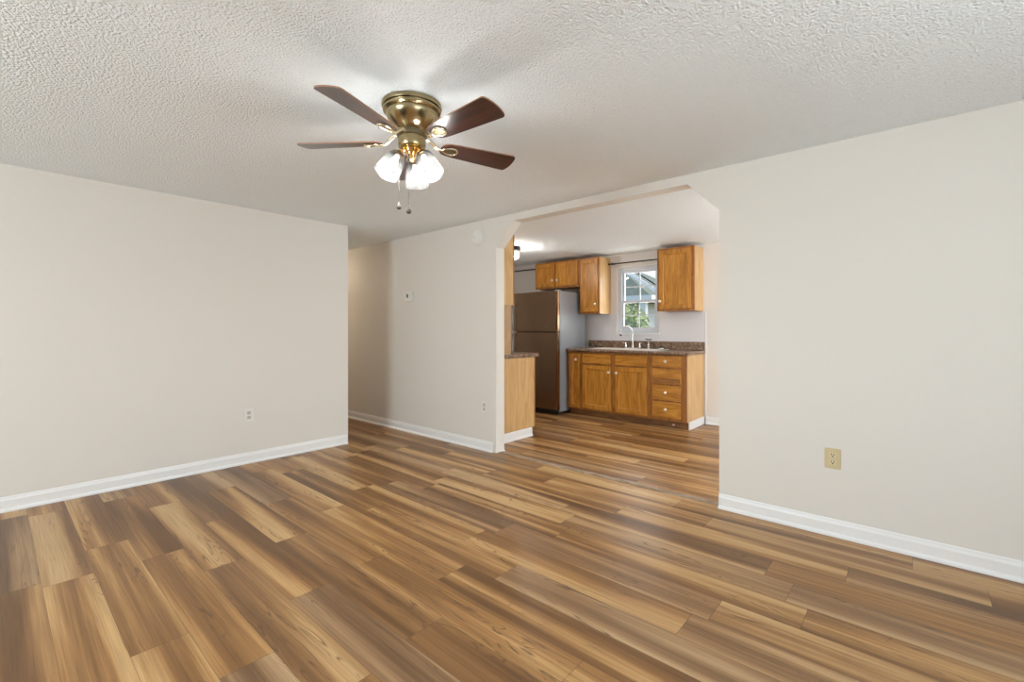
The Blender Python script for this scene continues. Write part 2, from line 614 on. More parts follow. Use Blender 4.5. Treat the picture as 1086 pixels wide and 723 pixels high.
wall_with_hole('wall_back', 'X', XB - .1, XB, YR, YL + .115, 0.95, 2.65, 0.75, 2.05, M_wall)
wall_with_hole('wall_right', 'Y', YR - .1, YR, XB - .1, XW1, -0.1, 1.9, 0.75, 2.05, M_wall)
wall_with_hole('wall_kitchen_right', 'Y', YR - .1, YR, XW1, XK, 4.0, 5.7, 0.2, 2.1, M_kwall)
WY0, WY1, WZ0, WZ1 = 2.635, 3.262, 1.150, 2.090
wall_with_hole('wall_sink', 'X', XK, XK + .1, YR - .1, YK, WY0, WY1, WZ0, WZ1, M_kwall)
struct('wall_kitchen_left', B(XW1, YK, 0, XK + .1, YK + .1, H), M_kwall)

# ------------------------------------------------------------------ windows
def window(idx, axis, c, a0, a1, z0, z1, rows=2, cols=2, depth=0.05, inward=-1):
    """double-hung window: frame, two sashes with grilles, panes, sill. c = plane of the frame's room face"""
    w = bpy.data.objects.new('window_%d' % idx, None)
    w['kind'] = 'structure'
    C.objects.link(w)
    w.location = (c, (a0 + a1) / 2, z0) if axis == 'X' else ((a0 + a1) / 2, c, z0)
    def bb(bm, p, q, zl, zh, d0, d1, bev=0.0):
        e0, e1 = sorted((c - inward * d0, c - inward * d1))
        if axis == 'X':
            box(bm, e0, p, zl, e1, q, zh, bev)
        else:
            box(bm, p, e0, zl, q, e1, zh, bev)
    def frame(bm, p, q, zl, zh, t, d0, d1):
        bb(bm, p, p + t, zl, zh, d0, d1); bb(bm, q - t, q, zl, zh, d0, d1)
        bb(bm, p + t, q - t, zl, zl + t, d0, d1); bb(bm, p + t, q - t, zh - t, zh, d0, d1)
    g = 0.001
    bm = bmesh.new(); frame(bm, a0 + g, a1 - g, z0 + g, z1 - g, 0.045, 0.03, 0.095)
    part('window_frame', bm, M_vinyl, w)
    zm = (z0 + z1) / 2 - 0.02
    for nm, zl, zh, d in (('upper_sash', zm - .018, z1 - .046, .066), ('lower_sash', z0 + .046, zm + .018, .038)):
        p, q = a0 + .046, a1 - .046
        bm = bmesh.new(); frame(bm, p, q, zl, zh, 0.034, d, d + .026)
        s = part(nm, bm, M_vinyl, w)
        for k in range(1, cols):
            yy = p + .034 + (q - p - .068) * k / cols
            bm = bmesh.new(); bb(bm, yy - .007, yy + .007, zl + .034, zh - .034, d + .004, d + .011)
            part('muntin', bm, M_vinyl, s)
        for k in range(1, rows):
            zz = zl + .034 + (zh - zl - .068) * k / rows
            bm = bmesh.new(); bb(bm, p + .034, q - .034, zz - .007, zz + .007, d + .012, d + .018)
            part('muntin', bm, M_vinyl, s)
        bm = bmesh.new(); bb(bm, p + .034, q - .034, zl + .034, zh - .034, d + .019, d + .022)
        part('pane', bm, M_glass, s)
    bm = bmesh.new(); bb(bm, a0 - .02, a1 + .02, z0 - .018, z0, -.028, .03, .003)
    part('window_sill', bm, M_trim, w)
    # thin white return around the opening
    t = .010
    bm = bmesh.new()
    bb(bm, a0 - t, a0, z0, z1 + t, -.006, 0); bb(bm, a1, a1 + t, z0, z1 + t, -.006, 0); bb(bm, a0, a1, z1, z1 + t, -.006, 0)
    part('trim', bm, M_trim, w)
    return w

window(1, 'X', XK, WY0, WY1, WZ0, WZ1)
window(2, 'X', XB, 0.95, 2.65, 0.75, 2.05, inward=1)
window(3, 'Y', YR, -0.1, 1.9, 0.75, 2.05, inward=1)
window(4, 'Y', YR, 4.0, 5.7, 0.2, 2.1, inward=1)

# ------------------------------------------------------------------ baseboards
def baseboard(name, p0, p1, nrm, h=0.098, t=0.013):
    p0, p1, nv = Vector((*p0, 0)), Vector((*p1, 0)), Vector((*nrm, 0))
    prof = [(0, 0.001), (0.027, 0.001), (0.0265, 0.009), (0.023, 0.016), (t + .003, 0.021), (t, 0.024),
            (t, h - .026), (t - .002, h - .020), (t - .005, h - .013), (t - .006, h - .006), (t - .009, h), (0, h)]
    bm = prism([p0 + nv * a + Vector((0, 0, z)) for a, z in prof], p1 - p0)
    return struct(name, bm, M_trim)

e = .0005
baseboard('baseboard_left', (XB, YL - e), (2.478, YL - e), (0, -1))
baseboard('baseboard_front_left', (XW0 - e, JL + .035), (XW0 - e, YH), (-1, 0))
baseboard('baseboard_front_right', (XW0 - e, YR), (XW0 - e, JR), (-1, 0))
baseboard('baseboard_back', (XB + e, YR), (XB + e, YL - .03), (1, 0))
baseboard('baseboard_right', (XB + .03, YR + e), (XW0 - .03, YR + e), (0, 1))
baseboard('baseboard_sink', (XK - e, YR + .03), (XK - e, 2.010), (-1, 0))
# short shoe moulding left on the kitchen corner of the left jamb
struct('trim_1', prism([(XW0 + .045, JL - .0005, 0.001), (XW0 + .045, JL - .016, 0.001), (XW0 + .045, JL - .014, 0.010), (XW0 + .045, JL - .0005, 0.018)], (.068, 0, 0)), M_trim)

# ------------------------------------------------------------------ cabinets
def panel_door(name, parent, x, y0, y1, z0, z1, s, rail=0.055, mat=None, raised=False):
    """frame-and-panel door; its back lies on plane x and it faces direction s (-1 or +1) along X"""
    bm = bmesh.new()
    t = 0.020
    def q(yl, yh, zl, zh, d0, d1, bev=0.0025):
        a, b2 = sorted((x + s * d0, x + s * d1))
        box(bm, a, yl, zl, b2, yh, zh, bev)
    q(y0, y0 + rail, z0, z1, 0.0008, t); q(y1 - rail, y1, z0, z1, 0.0008, t)
    q(y0 + rail, y1 - rail, z0, z0 + rail, 0.0008, t); q(y0 + rail, y1 - rail, z1 - rail, z1, 0.0008, t)
    o = part(name, bm, M_oak_v, parent)
    bm = bmesh.new()
    xa, xb = x + s * .002, x + s * .006
    # sunk panel with bevelled edge
    p = [(y0 + rail, z0 + rail), (y1 - rail, z0 + rail), (y1 - rail, z1 - rail), (y0 + rail, z1 - rail)]
    g = .007
    pi_ = [(y0 + rail + g, z0 + rail + g), (y1 - rail - g, z0 + rail + g), (y1 - rail - g, z1 - rail - g), (y0 + rail + g, z1 - rail - g)]
    o1 = [bm.verts.new((x + s * .012, a, b2)) for a, b2 in p]
    i1 = [bm.verts.new((xb, a, b2)) for a, b2 in pi_]
    bk = [bm.verts.new((xa, a, b2)) for a, b2 in p]
    bm.faces.new(i1); bm.faces.new(bk)
    for k in range(4):
        bm.faces.new((o1[k], o1[(k + 1) % 4], i1[(k + 1) % 4], i1[k]))
        bm.faces.new((o1[k], o1[(k + 1) % 4], bk[(k + 1) % 4], bk[k]))
    part('panel', bm, mat or M_oak_v, o)
    return o

def knob(parent, x, y, z, s):
    prof = [(0.0, 0.0), (0.007, 0.0), (0.006, 0.008), (0.007, 0.012), (0.017, 0.016), (0.020, 0.022), (0.016, 0.028), (0.0, 0.031)]
    bm = lathe(prof, 18, mat4=T(x, y, z) @ Matrix.Rotation(s * PI / 2, 4, 'Y'))
    return part('knob', bm, M_knob, parent, smooth=True)

def drawer(name, parent, x, y0, y1, z0, z1, s, mat=None, bead=True):
    bm = bmesh.new()
    a, b2 = sorted((x + s * .0008, x + s * .019))
    box(bm, a, y0, z0, b2, y1, z1, .004)
    o = part(name, bm, mat or M_oak_h, parent)
    return o

def carcass(name, label, x0, x1, y0, y1, z0, z1, s, toe=0.0, holes=(), vis_side=None, thick=.018):
    """cabinet box open towards direction s with a face frame built by the caller"""
    t = thing(name, label, 'cabinet', ((x0 + x1) / 2, (y0 + y1) / 2, 0 if toe else z0))
    bm = bmesh.new()
    zb = toe if toe else z0
    xf0, xf1 = (x0 + .02, x1) if s < 0 else (x0, x1 - .02)
    bm2 = None
    box(bm, xf0, y0 + .018, zb, xf1, y1 - .018, z1)
    part('body', bm, M_oak_frame, t)
    for (ya, yb) in ((y0, y0 + .0175), (y1 - .0175, y1)):
        bm = bmesh.new()
        zz = 0.001 if (toe and False) else zb
        box(bm, xf0 if s < 0 else x0, ya, zz, xf1, yb, z1)
        part('side_panel', bm, M_oak_side, t, label='pale oak veneer side panel')
    # face frame: one flat board in front of the carcass
    bm = bmesh.new()
    a, b2 = (x0, x0 + .0195) if s < 0 else (x1 - .0195, x1)
    box(bm, a, y0, zb, b2, y1, z1, .0015)
    part('face_frame', bm, M_oak_frame, t)
    if toe:
        bm = bmesh.new()
        if s < 0:
            box(bm, x0 + .055, y0, .001, x0 + .07, y1, toe - .001)
        else:
            box(bm, x1 - .07, y0, .001, x1 - .055, y1, toe - .001)
        part('toe_kick', bm, M_toe, t)
    return t

XC = 5.44                       # face of the sink cabinets
TOP = 0.888
G = .0008
# narrow cabinet beside the refrigerator
c = carcass('base_cabinet', 'narrow oak base cabinet with one slim door, beside the refrigerator', XC, XK - .002, 3.512, 3.735, .09, TOP, -1, toe=.09)
d = panel_door('door', c, XC, 3.535, 3.690, .112, .862, -1, rail=.045)
knob(d, XC - .02, 3.578, .782, -1)
# sink cabinet
c = carcass('sink_cabinet', 'wide two-door oak base cabinet under the kitchen sink', XC, XK - .002, 2.503, 3.511, .09, TOP, -1, toe=.09)
for (a, b2, ky) in ((3.040, 3.480, 3.066), (2.535, 2.972, 2.950)):
    drawer('false_drawer_front', c, XC, a, b2, .735, .860, -1)
    d = panel_door('door', c, XC, a, b2, .118, .712, -1)
    knob(d, XC - .02, ky, .630, -1)
# drawer cabinet
c = carcass('drawer_cabinet', 'oak base cabinet with four stacked drawers at the right end of the sink run', XC, XK - .002, 2.040, 2.502, .09, TOP, -1, toe=.09)
for i, (zl, zh) in enumerate(((.742, .872), (.540, .722), (.338, .520), (.130, .318))):
    o = drawer('drawer', c, XC, 2.106, 2.462, zl, zh, -1)
    if i == 1:
        o['label'] = 'drawer without a knob, with a dark worn lower edge'
        bm = B(XC - .0215, 2.112, zl + .008, XC - .0195, 2.456, zl + .068)
        part('worn_strip', bm, M_dark_strip, o)
    else:
        # routed bead around the front
        bm = bmesh.new()
        y0, y1 = 2.106 + .022, 2.462 - .022
        for q in ((y0, zl + .022, y1, zl + .027), (y0, zh - .027, y1, zh - .022), (y0, zl + .027, y0 + .005, zh - .027), (y1 - .005, zl + .027, y1, zh - .027)):
            box(bm, XC - .0208, q[0], q[1], XC - .0192, q[2], q[3])
        part('bead', bm, M_oak_h, o)
        knob(o, XC - .019, 2.290, (zl + zh) / 2 + .005, -1)
bm = B(XC + .048, 2.205, .030, XC + .0545, 2.235, .050, bevel=.003)
part('clip', bm, M_knob, c, label='small pale clip on the toe kick')
bm = B(XC + .05, 2.022, .001, XK - .03, 2.039, .098, bevel=.003)
tag(part('end_baseboard', bm, M_trim), 'short white baseboard across the right end of the sink cabinets', 'baseboard')

# worktop with backsplash
def worktop(name, label, x0, x1, y0, y1, zt, hole=None, nose=-1, splash=None):
    bm = bmesh.new()
    if hole:
        hx0, hx1, hy0, hy1 = hole
        for q in ((x0, y0, x1, hy0), (x0, hy1, x1, y1), (x0, hy0, hx0, hy1), (hx1, hy0, x1, hy1)):
            box(bm, q[0], q[1], zt - .040, q[2], q[3], zt)
    else:
        box(bm, x0, y0, zt - .040, x1, y1, zt, .006)
    t = thing(name, label, 'countertop', ((x0 + x1) / 2, (y0 + y1) / 2, zt - .04))
    part('slab', bm, M_lam, t)
    if hole:
        part('front_edge', tube([(x0 + .002, y0, zt - .020), (x0 + .002, y1, zt - .020)], .0205, 16), M_lam, t, smooth=True)
    if splash:
        part('backsplash', B(*splash, bevel=.004), M_lam, t)
    return t

ZT = .932
worktop('countertop', 'brown stone-patterned laminate countertop over the sink cabinets', 5.42, XK - .002, 2.024, 3.738, ZT,
        hole=(5.53, 5.90, 2.48, 3.40), splash=(XK - .026, 2.024, ZT + .0005, XK - .007, 3.738, 1.040))
# sink set into the worktop
t = thing('kitchen_sink', 'pale double-bowl drop-in sink set in the countertop below the window', 'sink', (5.72, 2.94, ZT))
bm = bmesh.new()
for q in ((5.512, 2.462, 5.535, 3.418), (5.845, 2.462, 5.935, 3.418), (5.535, 2.462, 5.845, 2.488), (5.535, 3.392, 5.845, 3.418), (5.535, 2.928, 5.845, 2.952)):
    box(bm, q[0], q[1], ZT + .0005, q[2], q[3], ZT + .008, .002)
part('rim', bm, M_sink, t)
for (a, b2) in ((2.489, 2.927), (2.953, 3.391)):
    bm = bmesh.new()
    box(bm, 5.536, a, ZT - .030, 5.54, b2, ZT + .004); box(bm, 5.84, a, ZT - .030, 5.844, b2, ZT + .004)
    box(bm, 5.54, a, ZT - .030, 5.84, a + .004, ZT + .004); box(bm, 5.54, b2 - .004, ZT - .030, 5.84, b2, ZT + .004)
    box(bm, 5.54, a + .004, ZT - .034, 5.84, b2 - .004, ZT - .030)
    part('bowl', bm, M_sink, t)

# gooseneck tap
FX, FY = 5.905, 2.968
t = thing('kitchen_faucet', 'chrome gooseneck faucet with two handles at the back of the sink', 'faucet', (FX, FY, ZT + .008))
z0 = ZT + .0085
part('base_plate', B(FX - .024, FY - .12, z0, FX + .024, FY + .12, z0 + .012, bevel=.006), M_chrome, t)
bm = lathe([(0, 0.012), (.022, .012), (.021, .035), (.016, .045), (.014, .07), (0, .07)], 20, mat4=T(FX, FY, z0))
part('spout_base', bm, M_chrome, t, smooth=True)
dirx, diry = -0.72, 0.69
path = [(FX, FY, z0 + .065), (FX, FY, z0 + .20)]
rc = .088
for k in range(0, 13):
    a = PI - (PI + .35) * k / 12
    rr = rc * (1 + math.cos(a))
    path.append((FX + dirx * rr, FY + diry * rr, z0 + .215 + rc * math.sin(a)))
part('spout', tube(path, .0088, 12), M_chrome, t, smooth=True)
ex, ey, ez = path[-1]
part('aerator', lathe([(0, 0), (.012, 0), (.012, .022), (0, .022)], 14, mat4=T(ex, ey, ez - .015)), M_black, t, smooth=True)
for sgn in (-1, 1):
    bm = lathe([(0, .012), (.019, .012), (.017, .04), (.012, .055), (.016, .065), (.012, .078), (0, .08)], 18, mat4=T(FX, FY + sgn * .105, z0))
    tube([(FX, FY + sgn * .105, z0 + .068), (FX - .012, FY + sgn * .150, z0 + .078)], [.007, .005], 8, bm)
    part('handle', bm, M_chrome, t, smooth=True)
# separate side tap
SX, SY = 5.905, 2.735
t = thing('soap_pump', 'tall slim chrome pump with a cross-shaped top, right of the faucet', 'soap dispenser', (SX, SY, ZT + .008))
part('stem', lathe([(0, 0), (.022, 0), (.020, .014), (.012, .024), (.010, .10), (.013, .105), (.013, .118), (0, .12)], 18, mat4=T(SX, SY, z0)), M_chrome, t, smooth=True)
bm = tube([(SX + .012, SY - .042, z0 + .128), (SX, SY, z0 + .120), (SX - .012, SY + .042, z0 + .132)], [.006, .009, .006], 10)
tube([(SX - .04, SY - .012, z0 + .124), (SX, SY, z0 + .12)], [.005, .008], 10, bm)
part('pump_head', bm, M_black, t, smooth=True)
# sponge dish
DX, DY = 5.965, 2.572
t = thing('sponge_dish', 'small white dish with a black lid on the countertop right of the sink', 'dish', (DX, DY, ZT))
part('dish', lathe([(0, .0006), (.026, .0006), (.034, .022), (.031, .022), (.024, .006), (0, .006)], 20, mat4=T(DX - .02, DY, ZT)), M_white_plastic, t, smooth=True)
part('lid', lathe([(0, .0225), (.034, .0225), (.033, .034), (.02, .038), (0, .038)], 20, mat4=T(DX - .02, DY, ZT)), M_black_plastic, t, smooth=True)

# pale splash panel on the wall above the worktop
bm = bmesh.new()
ys0, ys1 = 2.022, 3.74
box(bm, XK - .006, ys0, .935, XK - .0005, ys1, WZ0 - .019)
box(bm, XK - .006, ys0, WZ0 - .019, XK - .0005, WY0 - .021, 1.434)
box(bm, XK - .006, WY1 + .021, WZ0 - .019, XK - .0005, ys1, 1.424)
t = thing('splash_panel', 'pale grey splash panel on the wall above the brown backsplash', 'wall panel', (XK, 2.88, .935))
part('sheet', bm, M_panel, t)
part('edge_strip', B(XK - .009, 2.010, .1, XK - .0005, 2.0215, 1.434), M_trim, t)

# ------------------------------------------------------------------ wall cabinets
XU = 5.70
def wall_cab(label, y0, y1, z0, z1, doors, s=-1, xa=XU, xb=XK - .002):
    c = carcass('wall_cabinet', label, xa, xb, y0, y1, z0, z1, s)
    xf = xa if s < 0 else xb
    for (a, b2, zl, zh, ky, kz) in doors:
        d = panel_door('door', c, xf, a, b2, zl, zh, s, rail=.052)
        knob(d, xf + s * .02, ky, kz, s)
    return c
UZ0, UZ1 = 1.435, 2.236
wall_cab('oak wall cabinet with one door, right of the kitchen window', 2.046, 2.520, UZ0, UZ1, [(2.082, 2.488, UZ0 + .028, UZ1 - .028, 2.470, 1.56)])
wall_cab('tall narrow oak wall cabinet left of the kitchen window', 3.372, 3.700, UZ0 - .008, UZ1, [(3.396, 3.676, UZ0 + .02, UZ1 - .028, 3.428, 1.56)])
wall_cab('short two-door oak wall cabinet above the refrigerator', 3.702, 4.530, 1.832, UZ1,
         [(4.142, 4.500, 1.858, UZ1 - .026, 4.178, 1.95), (3.728, 4.118, 1.858, UZ1 - .026, 4.092, 1.95)])

# ------------------------------------------------------------------ left run, on the back of the wall with the opening
LX = 4.125
c = carcass('base_cabinet', 'oak base cabinet showing a bare pale end panel, left inside the opening', XW1 + .002, LX, 3.28, 4.30, .095, .886, 1, toe=.095)
for (a, b2) in ((3.31, 3.775), (3.805, 4.27)):
    drawer('drawer', c, LX, a, b2, .735, .860, 1)
    panel_door('door', c, LX, a, b2, .118, .712, 1)
worktop('countertop', 'short stretch of brown laminate countertop on the left, ahead of the refrigerator', XW1 + .002, 4.182, 3.268, 4.30, .930)
bm = bmesh.new()
prism([(XW1 + .002, 3.2795, .001), (XW1 + .002, 3.253, .001), (XW1 + .002, 3.257, .016), (XW1 + .002, 3.265, .021), (XW1 + .002, 3.266, .085), (XW1 + .002, 3.271, .094), (XW1 + .002, 3.2795, .094)], (LX - .075 - XW1, 0, 0), bm)
tag(part('end_baseboard', bm, M_trim), 'short white baseboard across the end of the left oak base cabinet', 'baseboard')
c = wall_cab('oak wall cabinet showing only its pale side, high on the left of the opening', 3.28, 4.30, 1.46, 2.236,
             [(3.31, 3.775, 1.49, 2.21, 3.75, 1.56), (3.805, 4.27, 1.49, 2.21, 3.83, 1.56)], s=1, xa=XW1 + .002, xb=3.760)
# wood end panel between the left counter and its wall cabinet
tag(part('end_panel', B(XW1 + .002, 3.29, .931, 3.712, 3.308, 1.459), M_oak_shaded), 'narrow oak panel between the left counter and the cabinet above it', 'panel')

# ------------------------------------------------------------------ refrigerator
FX0, FX1, FY0, FY1, FT = 5.20, 5.93, 3.752, 4.560, 1.742
t = thing('refrigerator', 'stainless steel top-freezer refrigerator with grey sides, left of the sink cabinets', 'refrigerator', ((FX0 + FX1) / 2, (FY0 + FY1) / 2, 0))
part('case', B(FX0 + .075, FY0, .045, FX1, FY1, FT, bevel=.006), M_case, t)
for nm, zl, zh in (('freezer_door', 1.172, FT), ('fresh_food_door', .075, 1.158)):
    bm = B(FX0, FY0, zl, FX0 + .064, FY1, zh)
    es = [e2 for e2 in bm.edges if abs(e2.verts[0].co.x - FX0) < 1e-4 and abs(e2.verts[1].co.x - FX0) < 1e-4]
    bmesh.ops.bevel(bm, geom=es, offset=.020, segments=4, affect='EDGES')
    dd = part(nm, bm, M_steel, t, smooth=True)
    y = FY1 - .035
    if nm == 'freezer_door':
        hp = [(FX0 - .004, y, zl + .02), (FX0 - .045, y + .004, zl + .035), (FX0 - .058, y + .012, zl + .12), (FX0 - .055, y + .012, zl + .30), (FX0 - .045, y + .006, zl + .385), (FX0 - .004, y, zl + .40)]
    else:
        hp = [(FX0 - .004, y, zh - .02), (FX0 - .045, y + .004, zh - .035), (FX0 - .058, y + .012, zh - .12), (FX0 - .055, y + .012, zh - .42), (FX0 - .045, y + .006, zh - .545), (FX0 - .004, y, zh - .56)]
    part('handle', tube(hp, .010, 12), M_handle, dd, smooth=True)
part('gasket', B(FX0 + .065, FY0 + .012, .08, FX0 + .0745, FY1 - .012, FT - .01), M_dark, t)
part('base_grille', B(FX0 + .045, FY0 + .02, .016, FX0 + .074, FY1 - .02, .070), M_black_plastic, t)
part('hinge_cover', B(FX0 + .015, FY0 + .012, FT + .0005, FX0 + .14, FY0 + .06, FT + .018, bevel=.005), M_case, t)
for yy in (FY0 + .05, FY1 - .05):
    for xx in (FX0 + .10, FX1 - .07):
        part('foot', lathe([(0, 0.001), (.02, 0.001), (.02, .018), (.012, .022), (.012, .046), (0, .046)], 14, mat4=T(xx, yy, 0)), M_chrome, t, smooth=True)

# ------------------------------------------------------------------ curtain rods
def rod(label, x, y0, y1, z, brackets, ends):
    t = thing('curtain_rod', label, 'curtain rod', (x, (y0 + y1) / 2, z))
    part('rod', tube([(x, y0, z), (x, y1, z)], .008, 10), M_black, t, smooth=True)
    for b2 in brackets:
        bm = tube([(XK - .0008, b2, z), (x, b2, z)], .006, 8)
        tube([(x, b2 - .004, z), (x, b2 + .004, z)], .019, 14, bm)
        part('bracket', bm, M_black, t, smooth=True)
    for yy in ends:
        part('finial', lathe([(0, -.014), (.010, -.01), (.013, 0), (.010, .01), (0, .014)], 12, mat4=T(x, yy, z)), M_black, t, smooth=True)
rod('thin dark curtain rod above the kitchen window', XK - .08, 2.54, 3.358, 2.147, (3.305, 2.60), (3.358,))
rod('thin dark curtain rod on the wall left of the cabinet above the refrigerator', XK - .06, 4.62, 5.55, 2.200, (4.66, 5.45), (5.56,))

# ------------------------------------------------------------------ kitchen ceiling lamp
KX, KY = 4.545, 3.975
t = thing('ceiling_lamp', 'small kitchen ceiling lamp with a black base and a glowing glass shade', 'ceiling lamp', (KX, KY, H))
part('base', lathe([(0, -.0005), (.088, -.0005), (.090, -.02), (.088, -.052), (0, -.054)], 28, mat4=T(KX, KY, H)), M_black, t, smooth=True)
part('glass_shade', lathe([(.062, -.055), (.070, -.075), (.072, -.115), (.062, -.150), (.03, -.166), (0, -.168)], 28, mat4=T(KX, KY, H)), M_kshade, t, smooth=True)
part('bulb', lathe([(0, -.058), (.013, -.06), (.024, -.085), (.028, -.105), (.02, -.128), (0, -.134)], 18, mat4=T(KX, KY, H)), M_bulb, t, smooth=True)
def point(name, loc, w, col, r=.03):
    d = bpy.data.lights.new(name, 'POINT')
    d.energy, d.color, d.shadow_soft_size = w, col, r
    o = bpy.data.objects.new(name, d); o.location = loc
    C.objects.link(o)
    return o
point('kitchen_lamp_light', (KX, KY, H - .145), KITCH_W, (1, .95, .88), .02)
point('dining_fill_light', (4.7, .1, H - .45), DINING_FILL_W, (1, .97, .93), .06)  # added fill light for the kitchen, no fixture
point('hallway_fill_light', (2.9, 6.9, H - .25), HALL_FILL_W, (1, .84, .64), .06)  # added warm fill for the hall, bare light out of view

# ------------------------------------------------------------------ ceiling fan
FC = Vector((1.355, 1.843, H))
fan = thing('ceiling_fan', 'five-blade ceiling fan with dark reddish blades and three lit glass shades', 'ceiling fan', FC)
prof = [(0, -.0005), (.142, -.0005), (.1435, -.010), (.141, -.019), (.131, -.0215), (.130, -.025), (.1375, -.027), (.137, -.036), (.128, -.040), (.1235, -.042),
        (.1245, -.048), (.121, -.060), (.114, -.074), (.102, -.089), (.087, -.103), (.072, -.114), (.062, -.122), (.058, -.130), (0, -.130)]
part('motor_housing', lathe(prof, 64, mat4=T(*FC)), M_brass, fan, smooth=True)
part('hub', lathe([(0, -.1305), (.058, -.1305), (.060, -.134), (.073, -.136), (.074, -.152), (.068, -.156), (0, -.156)], 48, mat4=T(*FC)), M_brass_dark, fan, smooth=True)
part('switch_housing', lathe([(0, -.1565), (.064, -.1565), (.066, -.162), (.066, -.196), (.063, -.204), (.050, -.210), (0, -.210)], 48, mat4=T(*FC)), M_brass, fan, smooth=True)
part('fitter', lathe([(0, -.2105), (.046, -.2105), (.048, -.216), (.040, -.226), (.026, -.236), (.020, -.250), (.011, -.262), (.008, -.27), (0, -.275)], 32, mat4=T(*FC)), M_gold, fan, smooth=True)

# one blade with its bracket, then copies
def blade_mesh():
    bm = bmesh.new()
    out = []
    half = [(.150, .020), (.156, .032), (.168, .042), (.190, .049), (.230, .054), (.34, .060), (.46, .066), (.535, .0695), (.545, .0675), (.551, .061), (.556, .048), (.561, .024), (.562, 0)]
    pts = half + [(x, -y) for x, y in reversed(half[:-1])]
    top = [bm.verts.new((x, y, .0032)) for x, y in pts]
    bot = [bm.verts.new((x, y, -.0032)) for x, y in pts]
    bm.faces.new(top); bm.faces.new(list(reversed(bot)))
    n2 = len(pts)
    for k in range(n2):
        bm.faces.new((top[k], bot[k], bot[(k + 1) % n2], top[(k + 1) % n2]))
    return bm
PITCH = R(12.5)
blade_z = -.178
M_edge = simple('blade_edge_wood', (0.30, 0.15, 0.09), 0.5)
blade0 = part('blade', blade_mesh(), M_blade, None, origin=(0, 0, 0))
bpy.data.meshes[blade0.data.name].materials.append(M_edge)
for p in blade0.data.polygons:
    if abs(p.normal.z) < .5:
        p.material_index = 1
# bracket: arm that drops from the hub, teardrop loop with a dark centre on the blade's underside
bm = bmesh.new()
arm = [(.070, 0, .034), (.092, 0, .030), (.112, 0, .012), (.132, 0, -.006), (.160, 0, -.009)]
tube(arm, [.011, .010, .009, .009, .008], 10, bm)
loop = []
for k in range(24):
    a = 2 * PI * k / 24
    rr = 1.0
    loop.append((.198 + .040 * math.cos(a), .034 * math.sin(a) * (0.55 + .45 * (math.cos(a) * .5 + .5)), -.0075))
tube(loop, .0048, 8, bm, closed=True)
iron0 = part('bracket', bm, M_iron, None, smooth=True, origin=(0, 0, 0))
bm = bmesh.new()
pl = [(.198 + .040 * math.cos(2 * PI * k / 24), .034 * math.sin(2 * PI * k / 24) * (0.55 + .45 * (math.cos(2 * PI * k / 24) * .5 + .5)), -.0050) for k in range(24)]
prism(pl, (0, 0, -.0022), bm)
med0 = part('medallion', bm, M_brass_dark, None, origin=(0, 0, 0))
for i in range(5):
    ang = R(-17.5 + 72 * i)
    mrot = Matrix.Rotation(ang, 4, 'Z') @ Matrix.Rotation(-PITCH, 4, 'X')
    bl = blade0 if i == 0 else blade0.copy()
    ir = iron0 if i == 0 else iron0.copy()
    md = med0 if i == 0 else med0.copy()
    if i:
        for o in (bl, ir, md):
            C.objects.link(o)
    bl.parent = fan
    bl.matrix_local = Matrix.Translation((0, 0, blade_z)) @ mrot
    ir.parent = bl
    md.parent = ir

# three glass shades on short gold arms
SH_R0, SH_Z0, TILT = .064, -.245, R(30)
sh_prof_o = [(.024, 0), (.031, -.004), (.040, -.016), (.047, -.034), (.052, -.058), (.0555, -.085), (.058, -.112), (.059, -.128)]
sh_prof = sh_prof_o + [(r - .0035, z) for r, z in reversed(sh_prof_o)]
for i in range(3):
    az = TH + i * 2 * PI / 3
    m4 = T(*FC) @ Matrix.Rotation(az, 4, 'Z') @ T(SH_R0, 0, SH_Z0) @ Matrix.Rotation(-TILT, 4, 'Y')
    ca, sa = math.cos(az), math.sin(az)
    P = lambda r, z: (FC.x + r * ca, FC.y + r * sa, FC.z + z)
    bm = tube([P(.030, -.222), P(.046, -.222), P(.056, -.230), P(SH_R0, SH_Z0)], [.010, .010, .011, .012], 12)
    arm_o = part('lamp_arm', bm, M_gold, fan, smooth=True)
    bm = lathe([(0, .010), (.016, .010), (.026, .002), (.030, -.006), (.0305, -.012), (.024, -.0005), (0, -.0005)], 24, mat4=m4)
    part('shade_cup', bm, M_gold, arm_o, smooth=True)
    sh = part('lamp_shade', lathe(sh_prof, 36, mat4=m4), M_shade, fan, smooth=True)
    part('bulb', lathe([(0, -.012), (.012, -.014), (.013, -.03), (.024, -.055), (.026, -.072), (.018, -.088), (0, -.094)], 18, mat4=m4), M_bulb, sh, smooth=True)
    q = m4 @ Vector((0, 0, -.088))
    point('fan_bulb_light', q, FAN_W, (1, .985, .955), .028)

# pull chains
Fv, Rv = Vector((math.cos(TH), math.sin(TH), 0)), Vector((math.sin(TH), -math.cos(TH), 0))
for (f_, r_, zb) in ((-.064, -.002, 1.770), (.010, -.066, 1.810)):
    p = Vector((FC.x, FC.y, 0)) + Fv * f_ + Rv * r_
    bm = tube([(p.x, p.y, 2.104), (p.x, p.y, zb)], .0011, 6)
    zz = 2.10
    while zz > zb:
        bmesh.ops.create_icosphere(bm, subdivisions=1, radius=.0017, matrix=T(p.x, p.y, zz))
        zz -= .0075
    ch = part('pull_chain', bm, M_chain, fan, smooth=True)
    part('pendant', lathe([(0, .012), (.004, .010), (.006, 0), (.0115, -.012), (.012, -.018), (.008, -.025), (0, -.027)], 16, mat4=T(p.x, p.y, zb)), M_chain, ch, smooth=True)

